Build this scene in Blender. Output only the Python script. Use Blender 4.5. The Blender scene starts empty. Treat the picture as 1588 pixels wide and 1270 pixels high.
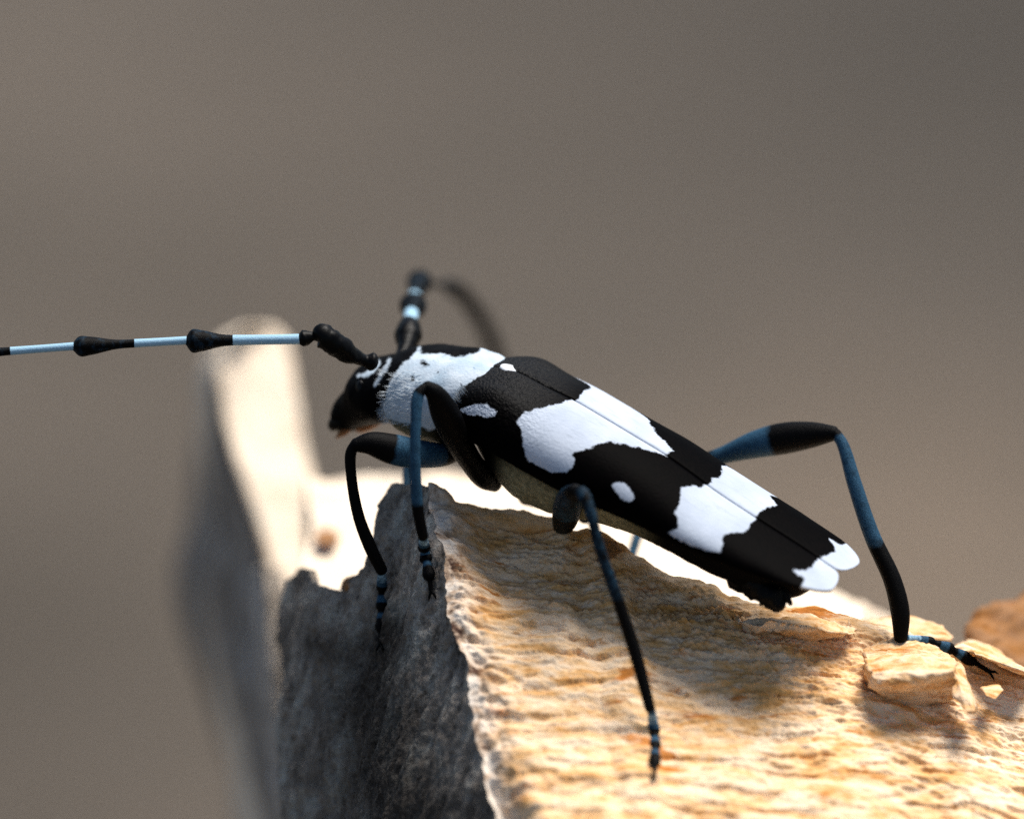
import bpy, bmesh, math, random
import numpy as np
from mathutils import Vector

# ------------------------------------------------------------------ camera, sky, sun, exposure
PITCH = math.radians(18.0)
DIST = 250.0                       # mm from lens to the plane of focus (on the beetle)
LENS, SENSOR = 103.0, 23.6
FPX = LENS / SENSOR * 1588.0       # focal length in photo pixels
HEIGHT = 0.40                      # metres, height of the beetle above the ground
FWD = np.array([0, math.cos(PITCH), -math.sin(PITCH)])
UPV = np.array([0, math.sin(PITCH), math.cos(PITCH)])
RGT = np.array([1.0, 0, 0])
CAM = np.array([0, 0, HEIGHT]) - FWD * DIST * 0.001

scene = bpy.context.scene
cd = bpy.data.cameras.new('camera')
cam = bpy.data.objects.new('camera', cd)
scene.collection.objects.link(cam)
cam.location = CAM
cam.rotation_euler = (math.radians(90) - PITCH, 0, 0)
cd.lens = LENS; cd.sensor_width = SENSOR; cd.sensor_fit = 'HORIZONTAL'
cd.clip_start = 0.01; cd.clip_end = 500
cd.dof.use_dof = True
cd.dof.focus_distance = (DIST - 1.0) * 0.001
cd.dof.aperture_fstop = 11.5
scene.camera = cam

SUN_EL, SUN_AZ = math.radians(66), math.radians(50)      # azimuth measured from +y (away) to +x (right)
world = bpy.data.worlds.new('World'); scene.world = world; world.use_nodes = True
wn = world.node_tree
for n in list(wn.nodes): wn.nodes.remove(n)
sky = wn.nodes.new('ShaderNodeTexSky'); sky.sky_type = 'NISHITA'; sky.sun_disc = False
sky.sun_elevation = SUN_EL; sky.sun_rotation = SUN_AZ
bg = wn.nodes.new('ShaderNodeBackground'); bg.inputs['Strength'].default_value = 0.068
wo = wn.nodes.new('ShaderNodeOutputWorld')
wn.links.new(sky.outputs[0], bg.inputs['Color']); wn.links.new(bg.outputs[0], wo.inputs['Surface'])
sd_ = bpy.data.lights.new('sun', 'SUN'); sun = bpy.data.objects.new('sun', sd_)
scene.collection.objects.link(sun)
sd_.energy = 4.4; sd_.angle = math.radians(30); sd_.color = (1.0, 0.95, 0.88)
sdir = Vector((math.sin(SUN_AZ) * math.cos(SUN_EL), math.cos(SUN_AZ) * math.cos(SUN_EL), math.sin(SUN_EL)))
sun.rotation_euler = (-sdir).to_track_quat('-Z', 'Y').to_euler()
sun.location = (0.3, 0.3, 1.2)
scene.view_settings.view_transform = 'Standard'; scene.view_settings.look = 'None'
scene.view_settings.gamma = 1.0; scene.view_settings.exposure = 0.70
scene.view_settings.use_curve_mapping = False
scene.render.engine = 'CYCLES'
scene.cycles.use_denoising = False

# ------------------------------------------------------------------ helpers
rng = np.random.default_rng(7)
def nrm(v): v = np.asarray(v, float); return v / np.linalg.norm(v)
def P(px, py, d):                      # photo pixel + distance behind the plane of focus (mm) -> camera-frame mm
    Y = DIST + d
    return np.array([(px - 794.0) / FPX * Y, Y, (635.0 - py) / FPX * Y])
def Pa(a): return np.array([P(*q) for q in a])
def pix(c):                            # camera-frame mm -> photo pixel
    c = np.asarray(c, float)
    return np.stack([794 + c[..., 0] / c[..., 1] * FPX, 635 - c[..., 2] / c[..., 1] * FPX], -1)
def W(c):                              # camera-frame mm -> world metres
    c = np.asarray(c, float) * 0.001
    return CAM + c[..., 0:1] * RGT + c[..., 1:2] * FWD + c[..., 2:3] * UPV
def world_to_cam(w):
    q = (np.asarray(w, float) - CAM) * 1000
    return np.stack([q @ RGT, q @ FWD, q @ UPV], -1)

def catmull(pts, n):
    pts = np.asarray(pts, float)
    m = len(pts)
    ch = np.r_[0, np.cumsum(np.maximum(np.linalg.norm(np.diff(pts[:, :3], axis=0), axis=1), 1e-6) ** 0.5)]
    ext = np.vstack([2 * pts[0] - pts[1], pts, 2 * pts[-1] - pts[-2]])
    ce = np.r_[-(ch[1] - ch[0]), ch, ch[-1] + (ch[-1] - ch[-2])]
    out = []
    for t in np.linspace(0, ch[-1], n):
        i = min(max(np.searchsorted(ch, t, 'right') - 1, 0), m - 2)
        p0, p1, p2, p3 = ext[i:i + 4]; t0, t1, t2, t3 = ce[i:i + 4]
        a1 = (t1 - t) / (t1 - t0) * p0 + (t - t0) / (t1 - t0) * p1
        a2 = (t2 - t) / (t2 - t1) * p1 + (t - t1) / (t2 - t1) * p2
        a3 = (t3 - t) / (t3 - t2) * p2 + (t - t2) / (t3 - t2) * p3
        b1 = (t2 - t) / (t2 - t0) * a1 + (t - t0) / (t2 - t0) * a2
        b2 = (t3 - t) / (t3 - t1) * a2 + (t - t1) / (t3 - t1) * a3
        out.append((t2 - t) / (t2 - t1) * b1 + (t - t1) / (t2 - t1) * b2)
    return np.array(out)

# value noise on arrays (for relief in the meshes)
_perm = rng.permutation(256)
_val = rng.random(256) * 2 - 1
def vnoise(p):
    p = np.asarray(p, float); i = np.floor(p).astype(int); f = p - i; f = f * f * (3 - 2 * f)
    def h(a, b, c): return _val[_perm[(_perm[(_perm[a & 255] + b) & 255] + c) & 255]]
    x, y, z = i[..., 0], i[..., 1], i[..., 2]; r = 0
    for dx in (0, 1):
        wx = f[..., 0] if dx else 1 - f[..., 0]
        for dy in (0, 1):
            wy = f[..., 1] if dy else 1 - f[..., 1]
            for dz in (0, 1):
                wz = f[..., 2] if dz else 1 - f[..., 2]
                r = r + wx * wy * wz * h(x + dx, y + dy, z + dz)
    return r
def fbm(p, o=4, g=0.5):
    p = np.asarray(p, float); r = 0; a = 1.0
    for k in range(o):
        r = r + a * vnoise(p + 17.3 * k); p = p * 2.03; a *= g
    return r
def sstep(a, b, x):
    t = np.clip((np.asarray(x, float) - a) / (b - a), 0, 1); return t * t * (3 - 2 * t)

def poly_sd(pts, poly):                # signed distance to a polygon, positive inside
    pts = np.asarray(pts, float); poly = np.asarray(poly, float)
    a = poly; b = np.roll(poly, -1, 0)
    d = np.full(len(pts), 1e9); ins = np.zeros(len(pts), bool)
    for p, q in zip(a, b):
        e = q - p; w = pts - p
        t = np.clip((w @ e) / max(e @ e, 1e-9), 0, 1)
        d = np.minimum(d, np.linalg.norm(w - t[:, None] * e, axis=1))
        c = ((p[1] > pts[:, 1]) != (q[1] > pts[:, 1]))
        with np.errstate(divide='ignore', invalid='ignore'):
            xi = (q[0] - p[0]) * (pts[:, 1] - p[1]) / (q[1] - p[1] if q[1] != p[1] else 1e-9) + p[0]
        ins ^= c & (pts[:, 0] < xi)
    return np.where(ins, d, -d)
def line_sd(pts, line, r):
    pts = np.asarray(pts, float); line = np.asarray(line, float); d = np.full(len(pts), 1e9)
    for p, q in zip(line[:-1], line[1:]):
        e = q - p; w = pts - p
        t = np.clip((w @ e) / max(e @ e, 1e-9), 0, 1)
        d = np.minimum(d, np.linalg.norm(w - t[:, None] * e, axis=1))
    return r - d

def new_obj(name, me, parent=None, mat=None):
    o = bpy.data.objects.new(name, me); scene.collection.objects.link(o)
    if parent is not None: o.parent = parent
    if mat is not None: me.materials.append(mat)
    return o
def origin_of(parent):
    o = np.zeros(3)
    while parent is not None:
        o = o + np.array(parent.location); parent = parent.parent
    return o
def build(name, verts_cam, faces, parent=None, mat=None, attrs=None, smooth=True):
    v = W(verts_cam) - origin_of(parent)
    me = bpy.data.meshes.new(name)
    me.from_pydata(v.tolist(), [], faces)
    me.update()
    if smooth: me.polygons.foreach_set('use_smooth', [True] * len(me.polygons))
    if attrs:
        for k, a in attrs.items():
            at = me.attributes.new(k, 'FLOAT', 'POINT'); at.data.foreach_set('value', np.asarray(a, np.float32))
    return new_obj(name, me, parent, mat)
def grid_faces(n, m, wrap=False, off=0):
    f = []
    for i in range(n - 1):
        for j in range(m if wrap else m - 1):
            k = (j + 1) % m
            f.append((off + i * m + j, off + i * m + k, off + (i + 1) * m + k, off + (i + 1) * m + j))
    return f
def fix_normals(o):
    bm = bmesh.new(); bm.from_mesh(o.data); bmesh.ops.recalc_face_normals(bm, faces=bm.faces); bm.to_mesh(o.data); bm.free()
def tube(name, pts, rad, parent, mat, n=40, k=14, flat=1.0, side=None, cap=True, attr=None, rough=0.0):
    """pts camera-frame mm, rad list of radii in mm; a tapered limb with rounded ends"""
    q = catmull(np.c_[np.asarray(pts, float), np.asarray(rad, float)], n)
    c, r = q[:, :3], np.maximum(q[:, 3], 0.02)
    T = np.gradient(c, axis=0); T /= np.linalg.norm(T, axis=1)[:, None]
    ref = np.array([0.0, 1.0, 0.0]) if side is None else nrm(side)
    verts = []; tt = []
    if cap:                                   # rounded ends
        pre, post = [], []
        for e in (0.25, 0.6, 0.88):
            pre.append((c[0] - T[0] * r[0] * math.sqrt(1 - e * e) * 0.8, r[0] * e, T[0], 0.0))
            post.append((c[-1] + T[-1] * r[-1] * math.sqrt(1 - e * e) * 0.8, r[-1] * e, T[-1], 1.0))
        rows = pre + [(c[i], r[i], T[i], i / (n - 1)) for i in range(n)] + post[::-1]
    else:
        rows = [(c[i], r[i], T[i], i / (n - 1)) for i in range(n)]
    for (cc, rr, t, u) in rows:
        a = ref - t * (ref @ t)
        if np.linalg.norm(a) < 0.05: a = np.array([1.0, 0, 0]) - t * t[0]
        a = nrm(a); b = np.cross(t, a)
        for j in range(k):
            th = 2 * math.pi * j / k
            verts.append(cc + rr * (math.cos(th) * a * flat + math.sin(th) * b)); tt.append(u)
    verts = np.array(verts); R_ = len(rows)
    if rough:
        cen = np.repeat(np.array([x[0] for x in rows]), k, 0)
        dirn = verts - cen
        verts = cen + dirn * (1 + rough * fbm(verts * 2.2, 3)[:, None])
    f = grid_faces(R_, k, True)
    f.append(tuple(range(k))[::-1]); f.append(tuple((R_ - 1) * k + j for j in range(k)))
    at = {'along': tt}
    if attr: at.update({kk: fn(np.array(tt), verts) for kk, fn in attr.items()})
    o = build(name, verts, f, parent, mat, at)
    fix_normals(o)
    return o

# ------------------------------------------------------------------ materials
class NT:
    def __init__(self, name):
        self.m = bpy.data.materials.new(name); self.m.use_nodes = True
        self.t = self.m.node_tree
        for n in list(self.t.nodes): self.t.nodes.remove(n)
        self.out = self.n('ShaderNodeOutputMaterial'); self.b = self.n('ShaderNodeBsdfPrincipled')
        self.l(self.b.outputs[0], self.out.inputs[0])
        self.co = self.n('ShaderNodeTexCoord').outputs['Object']
    def n(self, t): return self.t.nodes.new(t)
    def l(self, a, b): self.t.links.new(a, b)
    def put(self, v, s):
        if hasattr(v, 'is_linked') or hasattr(v, 'links'): self.l(v, s)
        else: s.default_value = v
    def mapping(self, sc, rot=(0, 0, 0)):
        m = self.n('ShaderNodeMapping'); m.inputs['Scale'].default_value = sc if hasattr(sc, '__len__') else (sc,) * 3
        m.inputs['Rotation'].default_value = rot
        self.l(self.co, m.inputs['Vector']); return m.outputs[0]
    def noise(self, per_mm, detail=4, rough=0.55, vec=None, dist=0.0):
        x = self.n('ShaderNodeTexNoise'); x.inputs['Detail'].default_value = detail; x.inputs['Roughness'].default_value = rough
        x.inputs['Distortion'].default_value = dist
        if vec is None:
            vec = self.mapping(1000.0)
        self.l(vec, x.inputs['Vector']); x.inputs['Scale'].default_value = per_mm
        return x.outputs['Fac']
    def ramp(self, fac, stops, interp='LINEAR'):
        r = self.n('ShaderNodeValToRGB'); r.color_ramp.interpolation = interp; e = r.color_ramp.elements
        while len(e) < len(stops): e.new(0.5)
        for el, (p, c) in zip(e, stops):
            el.position = p; el.color = (c if len(c) == 4 else (*c, 1)) if hasattr(c, '__len__') else (c, c, c, 1)
        self.l(fac, r.inputs[0]); return r.outputs[0]
    def mix(self, f, a, b, mode='MIX'):
        m = self.n('ShaderNodeMix'); m.data_type = 'RGBA'; m.blend_type = mode
        self.put(f, m.inputs['Factor'])
        for v, s in ((a, m.inputs[6]), (b, m.inputs[7])):
            if isinstance(v, tuple): s.default_value = (*v, 1) if len(v) == 3 else v
            else: self.l(v, s)
        return m.outputs[2]
    def math(self, op, a, b=0.0, clamp=False):
        m = self.n('ShaderNodeMath'); m.operation = op; m.use_clamp = clamp
        self.put(a, m.inputs[0]); self.put(b, m.inputs[1]); return m.outputs[0]
    def attr(self, name):
        a = self.n('ShaderNodeAttribute'); a.attribute_name = name; return a.outputs['Fac']
    def bump(self, h, dist_mm, strength=1.0):
        b = self.n('ShaderNodeBump'); b.inputs['Distance'].default_value = dist_mm * 0.001
        b.inputs['Strength'].default_value = strength; self.l(h, b.inputs['Height']); self.l(b.outputs[0], self.b.inputs['Normal'])
    def set(self, **kw):
        for k, v in kw.items():
            s = self.b.inputs[k.replace('_', ' ')]
            if isinstance(v, tuple): s.default_value = (*v, 1) if len(v) == 3 else v
            else: self.put(v, s)

BLACK = (0.0006, 0.0005, 0.0006)
def mat_shell(name, jag=0.5):
    """black chitin with white scale patches; attribute 'white' is the signed distance (mm) to the patch edge"""
    k = NT(name)
    j = k.noise(2.4, 5, 0.75)
    w = k.math('ADD', k.attr('white'), k.math('MULTIPLY', k.math('SUBTRACT', j, 0.5), jag))
    w = k.math('MULTIPLY', w, 14.0); w = k.math('ADD', w, 0.5, True)
    fleck = k.ramp(k.noise(2.3, 4, 0.65, k.mapping((1000, 1000, 1000))), [(0.24, 0.0), (0.31, 1.0)])
    tone = k.ramp(k.noise(0.35, 3), [(0.3, (0.35, 0.40, 0.48)), (0.7, (0.46, 0.51, 0.59))])
    tone = k.mix(k.math('MULTIPLY', k.math('SUBTRACT', 1.0, fleck), 0.6), tone, (0.20, 0.24, 0.30))
    cx = k.n('ShaderNodeCombineXYZ'); k.l(k.attr('es'), cx.inputs[0]); k.l(k.attr('et'), cx.inputs[1])
    dash = k.noise(1.0, 4, 0.7, cx.outputs[0])
    tone = k.mix(k.ramp(dash, [(0.34, 0.5), (0.46, 0.0)]), tone, (0.30, 0.34, 0.39))
    blk = k.ramp(k.noise(3.0, 3), [(0.4, BLACK), (0.75, (0.0014, 0.0009, 0.0009))])
    k.set(Base_Color=k.mix(w, blk, tone), Roughness=k.math('ADD', k.math('MULTIPLY', w, 0.2), 0.55))
    sp = k.math('ADD', k.math('MULTIPLY', w, 0.15), k.math('ADD', k.math('MULTIPLY', k.attr('sheen'), 0.11), 0.01))
    k.set(Specular_IOR_Level=sp)
    gran = k.math('MULTIPLY', k.noise(5.5, 2), k.math('ADD', k.math('MULTIPLY', k.attr('granule'), 1.0), 0.12))
    k.bump(gran, 0.16, 1.0)
    return k.m
def mat_leg(name):
    k = NT(name)
    fine = k.noise(15.0, 3, 0.7); mid = k.noise(2.0, 4, 0.6)
    b = k.math('ADD', k.attr('blue'), k.math('MULTIPLY', k.math('SUBTRACT', mid, 0.5), 0.9))
    b = k.math('MULTIPLY', b, 1.9, True)
    hair = k.ramp(fine, [(0.35, (0.009, 0.030, 0.055)), (0.70, (0.038, 0.105, 0.175))])
    w = k.math('ADD', k.attr('white'), k.math('MULTIPLY', k.math('SUBTRACT', k.noise(4.0, 3), 0.5), 0.5)); w = k.math('MULTIPLY', k.math('SUBTRACT', w, 0.5), 6.0); w = k.math('ADD', w, 0.5, True)
    c = k.mix(b, BLACK, hair); c = k.mix(w, c, k.ramp(fine, [(0.35, (0.24, 0.42, 0.56)), (0.7, (0.38, 0.56, 0.68))]))
    k.set(Base_Color=c, Roughness=0.5, Specular_IOR_Level=0.06)
    k.bump(fine, 0.05, 0.7)
    return k.m
def mat_body():
    k = NT('body_chitin')
    j = k.noise(2.2, 5, 0.7)
    w = k.math('ADD', k.attr('white'), k.math('MULTIPLY', k.math('SUBTRACT', j, 0.5), 0.45))
    w = k.math('MULTIPLY', w, 10.0); w = k.math('ADD', w, 0.5, True)
    o = k.math('MULTIPLY', k.attr('olive'), 1.0, True)
    fl = k.ramp(k.noise(2.6, 4, 0.7), [(0.28, 0.75), (0.40, 0.0)])
    tone = k.ramp(k.noise(0.8, 3), [(0.3, (0.33, 0.42, 0.50)), (0.65, (0.48, 0.54, 0.60))])
    tone = k.mix(fl, tone, (0.16, 0.25, 0.34))
    ol = k.ramp(k.noise(3.0, 4, 0.6), [(0.3, (0.10, 0.095, 0.055)), (0.7, (0.25, 0.24, 0.155))])
    c = k.mix(o, BLACK, ol); c = k.mix(w, c, tone)
    k.set(Base_Color=c, Roughness=0.6, Specular_IOR_Level=0.04)
    k.bump(k.noise(6.0, 3, 0.6), 0.07, 0.6)
    return k.m
def plain(name, col, rough=0.5, spec=0.3):
    k = NT(name); f = k.noise(5.0, 4, 0.6)
    dk = tuple(c * 0.55 for c in col)
    k.set(Base_Color=k.ramp(f, [(0.3, dk), (0.7, col)]), Roughness=rough, Specular_IOR_Level=spec); k.bump(f, 0.04, 0.6)
    return k.m
def mat_wood(name, grain_rot=(0, 0, 0), pale=0.0, brown=0.0, grain=False):
    """split rotten wood: cream and tan with orange decay stains along the grain"""
    k = NT(name)
    if grain:                            # coordinates along and across the grain, in mm, from the mesh
        cx = k.n('ShaderNodeCombineXYZ'); k.l(k.attr('gu'), cx.inputs[0]); k.l(k.attr('gv'), cx.inputs[1])
        def mp(x, y):
            m = k.n('ShaderNodeMapping'); m.inputs['Scale'].default_value = (x, y, 1); k.l(cx.outputs[0], m.inputs['Vector']); return m.outputs[0]
    else:
        def mp(x, y): return k.mapping((x * 1000, y * 1000, y * 1000), grain_rot)
    a = k.noise(1.0, 6, 0.68, mp(0.28, 0.9), 0.5); b = k.noise(1.0, 5, 0.62, mp(0.26, 1.15), 0.7)
    fib = k.noise(1.0, 4, 0.7, mp(0.8, 6.0), 0.3); gr = k.noise(1.0, 3, 0.7, mp(4.5, 7.5))
    c1 = k.ramp(a, [(0.30, (0.48, 0.20, 0.045)), (0.40, (0.68, 0.37, 0.13)), (0.48, (0.81, 0.53, 0.28)), (0.57, (0.87, 0.67, 0.46))])
    c1 = k.mix(0.05 + pale, c1, (0.90, 0.81, 0.67) if pale else (0.87, 0.68, 0.48))
    sm_ = k.noise(1.0, 4, 0.7, mp(1.1, 2.6), 0.6)
    c1 = k.mix(k.ramp(sm_, [(0.31, 0.8 - pale), (0.42, 0.0)]), c1, (0.50, 0.215, 0.045))
    c1 = k.mix(k.ramp(sm_, [(0.56, 0.0), (0.70, 0.6)]), c1, (0.90, 0.75, 0.59))
    if grain: c1 = k.mix(k.math('MULTIPLY', k.attr('gold_shade'), k.ramp(sm_, [(0.38, 1.0), (0.66, 0.35)])), c1, (0.58, 0.27, 0.06))
    st = k.ramp(b, [(0.33, 1.0), (0.405, 0.0)])
    c2 = k.mix(k.math('MULTIPLY', st, max(0.1, 0.92 - pale * 1.3)), c1, (0.46, 0.15, 0.018))
    c3 = k.mix(k.ramp(fib, [(0.30, 0.5), (0.44, 0.0)]), c2, (0.44, 0.19, 0.045))
    c3 = k.mix(k.ramp(gr, [(0.34, 0.35), (0.46, 0.0)]), c3, (0.40, 0.19, 0.06))
    c3 = k.mix(k.attr('rim'), c3, k.ramp(k.noise(1.0, 5, 0.65, mp(0.55, 0.6), 0.5), [(0.38, (0.09, 0.045, 0.03)), (0.46, (0.50, 0.36, 0.25)), (0.55, (0.78, 0.68, 0.57))]))
    if brown: c3 = k.mix(brown, c3, (0.20, 0.07, 0.010))
    k.set(Base_Color=c3, Roughness=0.85, Specular_IOR_Level=0.15)
    k.bump(k.math('ADD', k.math('ADD', k.math('MULTIPLY', fib, 0.4), a), k.math('MULTIPLY', gr, 0.35)), 0.17, 0.8)
    return k.m
def mat_grey(name, lift=1.0, stain=False):
    """weathered grey outer wood"""
    k = NT(name)
    g = k.mapping((1400, 1400, 500))
    a = k.noise(0.5, 6, 0.65, g, 0.3); f = k.noise(4.5, 4, 0.7); b = k.noise(0.09, 4, 0.6, k.mapping((1300, 1300, 700)))
    L_ = lambda *q: tuple(min(0.6, x * lift) for x in q)
    c = k.ramp(a, [(0.3, L_(0.04, 0.033, 0.026)), (0.5, L_(0.19, 0.162, 0.134)), (0.72, L_(0.40, 0.355, 0.305))])
    if lift == 1.0: c = k.mix(k.ramp(b, [(0.40, 0.72), (0.56, 0.0)]), c, (0.018, 0.013, 0.010))
    m2 = k.noise(1.3, 5, 0.7)
    c = k.mix(k.ramp(m2, [(0.32, 0.8), (0.46, 0.0)]), c, (0.035, 0.024, 0.016))
    c = k.mix(k.ramp(m2, [(0.55, 0.0), (0.70, 0.6)]), c, (0.42, 0.38, 0.33))
    c = k.mix(k.ramp(f, [(0.54, 0.0), (0.68, 0.6)]), c, (0.40, 0.36, 0.31))
    c = k.mix(k.ramp(f, [(0.30, 0.75), (0.42, 0.0)]), c, (0.012, 0.009, 0.007))
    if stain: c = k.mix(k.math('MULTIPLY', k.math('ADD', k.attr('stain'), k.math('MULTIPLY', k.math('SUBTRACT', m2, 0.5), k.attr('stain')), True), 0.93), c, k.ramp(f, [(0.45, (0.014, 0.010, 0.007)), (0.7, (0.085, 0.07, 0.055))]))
    k.set(Base_Color=c, Roughness=0.85, Specular_IOR_Level=0.25)
    k.bump(k.math('ADD', a, k.math('MULTIPLY', f, 0.6)), 0.35, 1.0)
    return k.m
def mat_ground():
    k = NT('forest_floor')
    big = k.noise(1.0, 2, 0.5, k.mapping(2.2)); mid = k.noise(1.0, 4, 0.6, k.mapping(28.0)); fine = k.noise(1.0, 5, 0.65, k.mapping(240.0))
    c = k.ramp(big, [(0.30, (0.058, 0.044, 0.029)), (0.5, (0.088, 0.069, 0.050)), (0.72, (0.118, 0.091, 0.066))])
    c = k.mix(k.ramp(mid, [(0.35, 0.5), (0.55, 0.0)]), c, (0.055, 0.044, 0.030))
    c = k.mix(k.ramp(fine, [(0.5, 0.0), (0.7, 0.5)]), c, (0.125, 0.103, 0.082))
    # sunlit patch painted into the earth colour, then darker patches of earth
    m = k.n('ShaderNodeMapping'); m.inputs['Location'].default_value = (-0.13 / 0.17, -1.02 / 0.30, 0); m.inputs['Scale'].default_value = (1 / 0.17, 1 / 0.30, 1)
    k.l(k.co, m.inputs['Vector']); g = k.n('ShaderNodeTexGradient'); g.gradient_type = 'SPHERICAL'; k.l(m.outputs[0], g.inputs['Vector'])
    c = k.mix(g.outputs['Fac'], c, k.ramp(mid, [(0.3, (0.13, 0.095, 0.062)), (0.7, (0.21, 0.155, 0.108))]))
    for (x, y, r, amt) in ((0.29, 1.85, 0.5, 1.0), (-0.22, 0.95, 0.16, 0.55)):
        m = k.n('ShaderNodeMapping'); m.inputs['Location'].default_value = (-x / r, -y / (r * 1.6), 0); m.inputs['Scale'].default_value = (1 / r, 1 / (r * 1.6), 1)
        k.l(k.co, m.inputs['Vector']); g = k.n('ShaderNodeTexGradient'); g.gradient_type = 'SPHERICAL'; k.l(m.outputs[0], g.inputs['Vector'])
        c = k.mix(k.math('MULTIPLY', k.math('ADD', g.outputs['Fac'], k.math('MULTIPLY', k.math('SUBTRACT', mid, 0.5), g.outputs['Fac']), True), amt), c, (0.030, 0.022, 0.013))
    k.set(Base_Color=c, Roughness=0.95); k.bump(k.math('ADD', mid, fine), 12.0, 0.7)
    return k.m

M_ELY = mat_shell('wing_cover_shell'); M_BODY = mat_body(); M_LEG = mat_leg('leg_chitin')
M_BLACK = plain('black_chitin', (0.0008, 0.0008, 0.001), 0.42, 0.09)
M_AMBER = plain('amber_mouthparts', (0.30, 0.11, 0.025), 0.5)
M_WHITE = plain('white_scales', (0.80, 0.83, 0.86), 0.75)
M_HAIR = plain('pale_hair', (0.62, 0.68, 0.72), 0.7)
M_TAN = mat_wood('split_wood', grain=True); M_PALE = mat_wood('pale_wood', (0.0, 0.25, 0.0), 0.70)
M_CHIP = mat_wood('chip_wood', (0.2, 0.2, 0.4), 0, 0.18); M_BROWN = mat_wood('brown_wood', (0.2, 0.1, 0.3), 0, 0.85)
M_GREY = mat_grey('weathered_wood'); M_BLEACH = mat_grey('bleached_wood', 1.9); M_SKIN = mat_grey('weathered_skin', 1.75, True); M_MAUVE = mat_grey('bleached_edge', 3.2)

# ------------------------------------------------------------------ ground
def make_ground():
    n = 60
    xs = np.sign(np.linspace(-1, 1, n)) * np.abs(np.linspace(-1, 1, n)) ** 3 * 120
    v = np.array([(x, y, 0.0) for y in xs for x in xs])
    near = np.exp(-(v[:, 0] ** 2 + v[:, 1] ** 2) / 200.0)
    v[:, 2] = 0.02 * fbm(np.c_[v[:, :2] * 0.8, np.zeros(len(v))], 3) * (1 - np.exp(-(v[:, 0] ** 2 + v[:, 1] ** 2) / 0.15)) * near
    me = bpy.data.meshes.new('ground'); me.from_pydata(v.tolist(), [], grid_faces(n, n))
    me.polygons.foreach_set('use_smooth', [True] * len(me.polygons))
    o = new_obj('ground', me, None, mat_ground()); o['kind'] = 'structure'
    o['label'] = 'soft grey-brown forest floor far behind the log'
make_ground()

# ------------------------------------------------------------------ the broken log
log_base = np.array([0.018, 0.008, 0.0])
log = bpy.data.objects.new('broken_log', None); scene.collection.objects.link(log)
log.location = log_base; log.empty_display_size = 0.02
log['label'] = 'broken upright log of split tan wood with grey weathered skin and tall splinter'
log['category'] = 'log'

def interp_poly(pts, x):               # piecewise-linear lookup of columns by first column
    pts = np.asarray(pts, float)
    return np.stack([np.interp(x, pts[:, 0], pts[:, k]) for k in range(1, pts.shape[1])], -1)

# edge between grey skin and tan split face: (row parameter = py) -> px, depth
RIDGE = [(735, 655, 2.0), (752, 664, 1.5), (800, 672, -0.2), (850, 680, -1.6), (915, 692, -3.2), (1000, 712, -5.2), (1100, 735, -7.6), (1270, 768, -11.2), (1420, 800, -14.5)]
_ry = np.arange(735, 1421, 3.0); _rr = np.array(RIDGE, float)
_rx = np.interp(_ry, _rr[:, 0], _rr[:, 1]) + sstep(745, 800, _ry) * (7.0 * fbm(np.stack([_ry * 0.035, _ry * 0, _ry * 0], -1), 4, 0.6))
RIDGE = [(a, b, c) for a, b, c in zip(_ry, _rx, np.interp(_ry, _rr[:, 0], _rr[:, 2]))]
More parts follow.
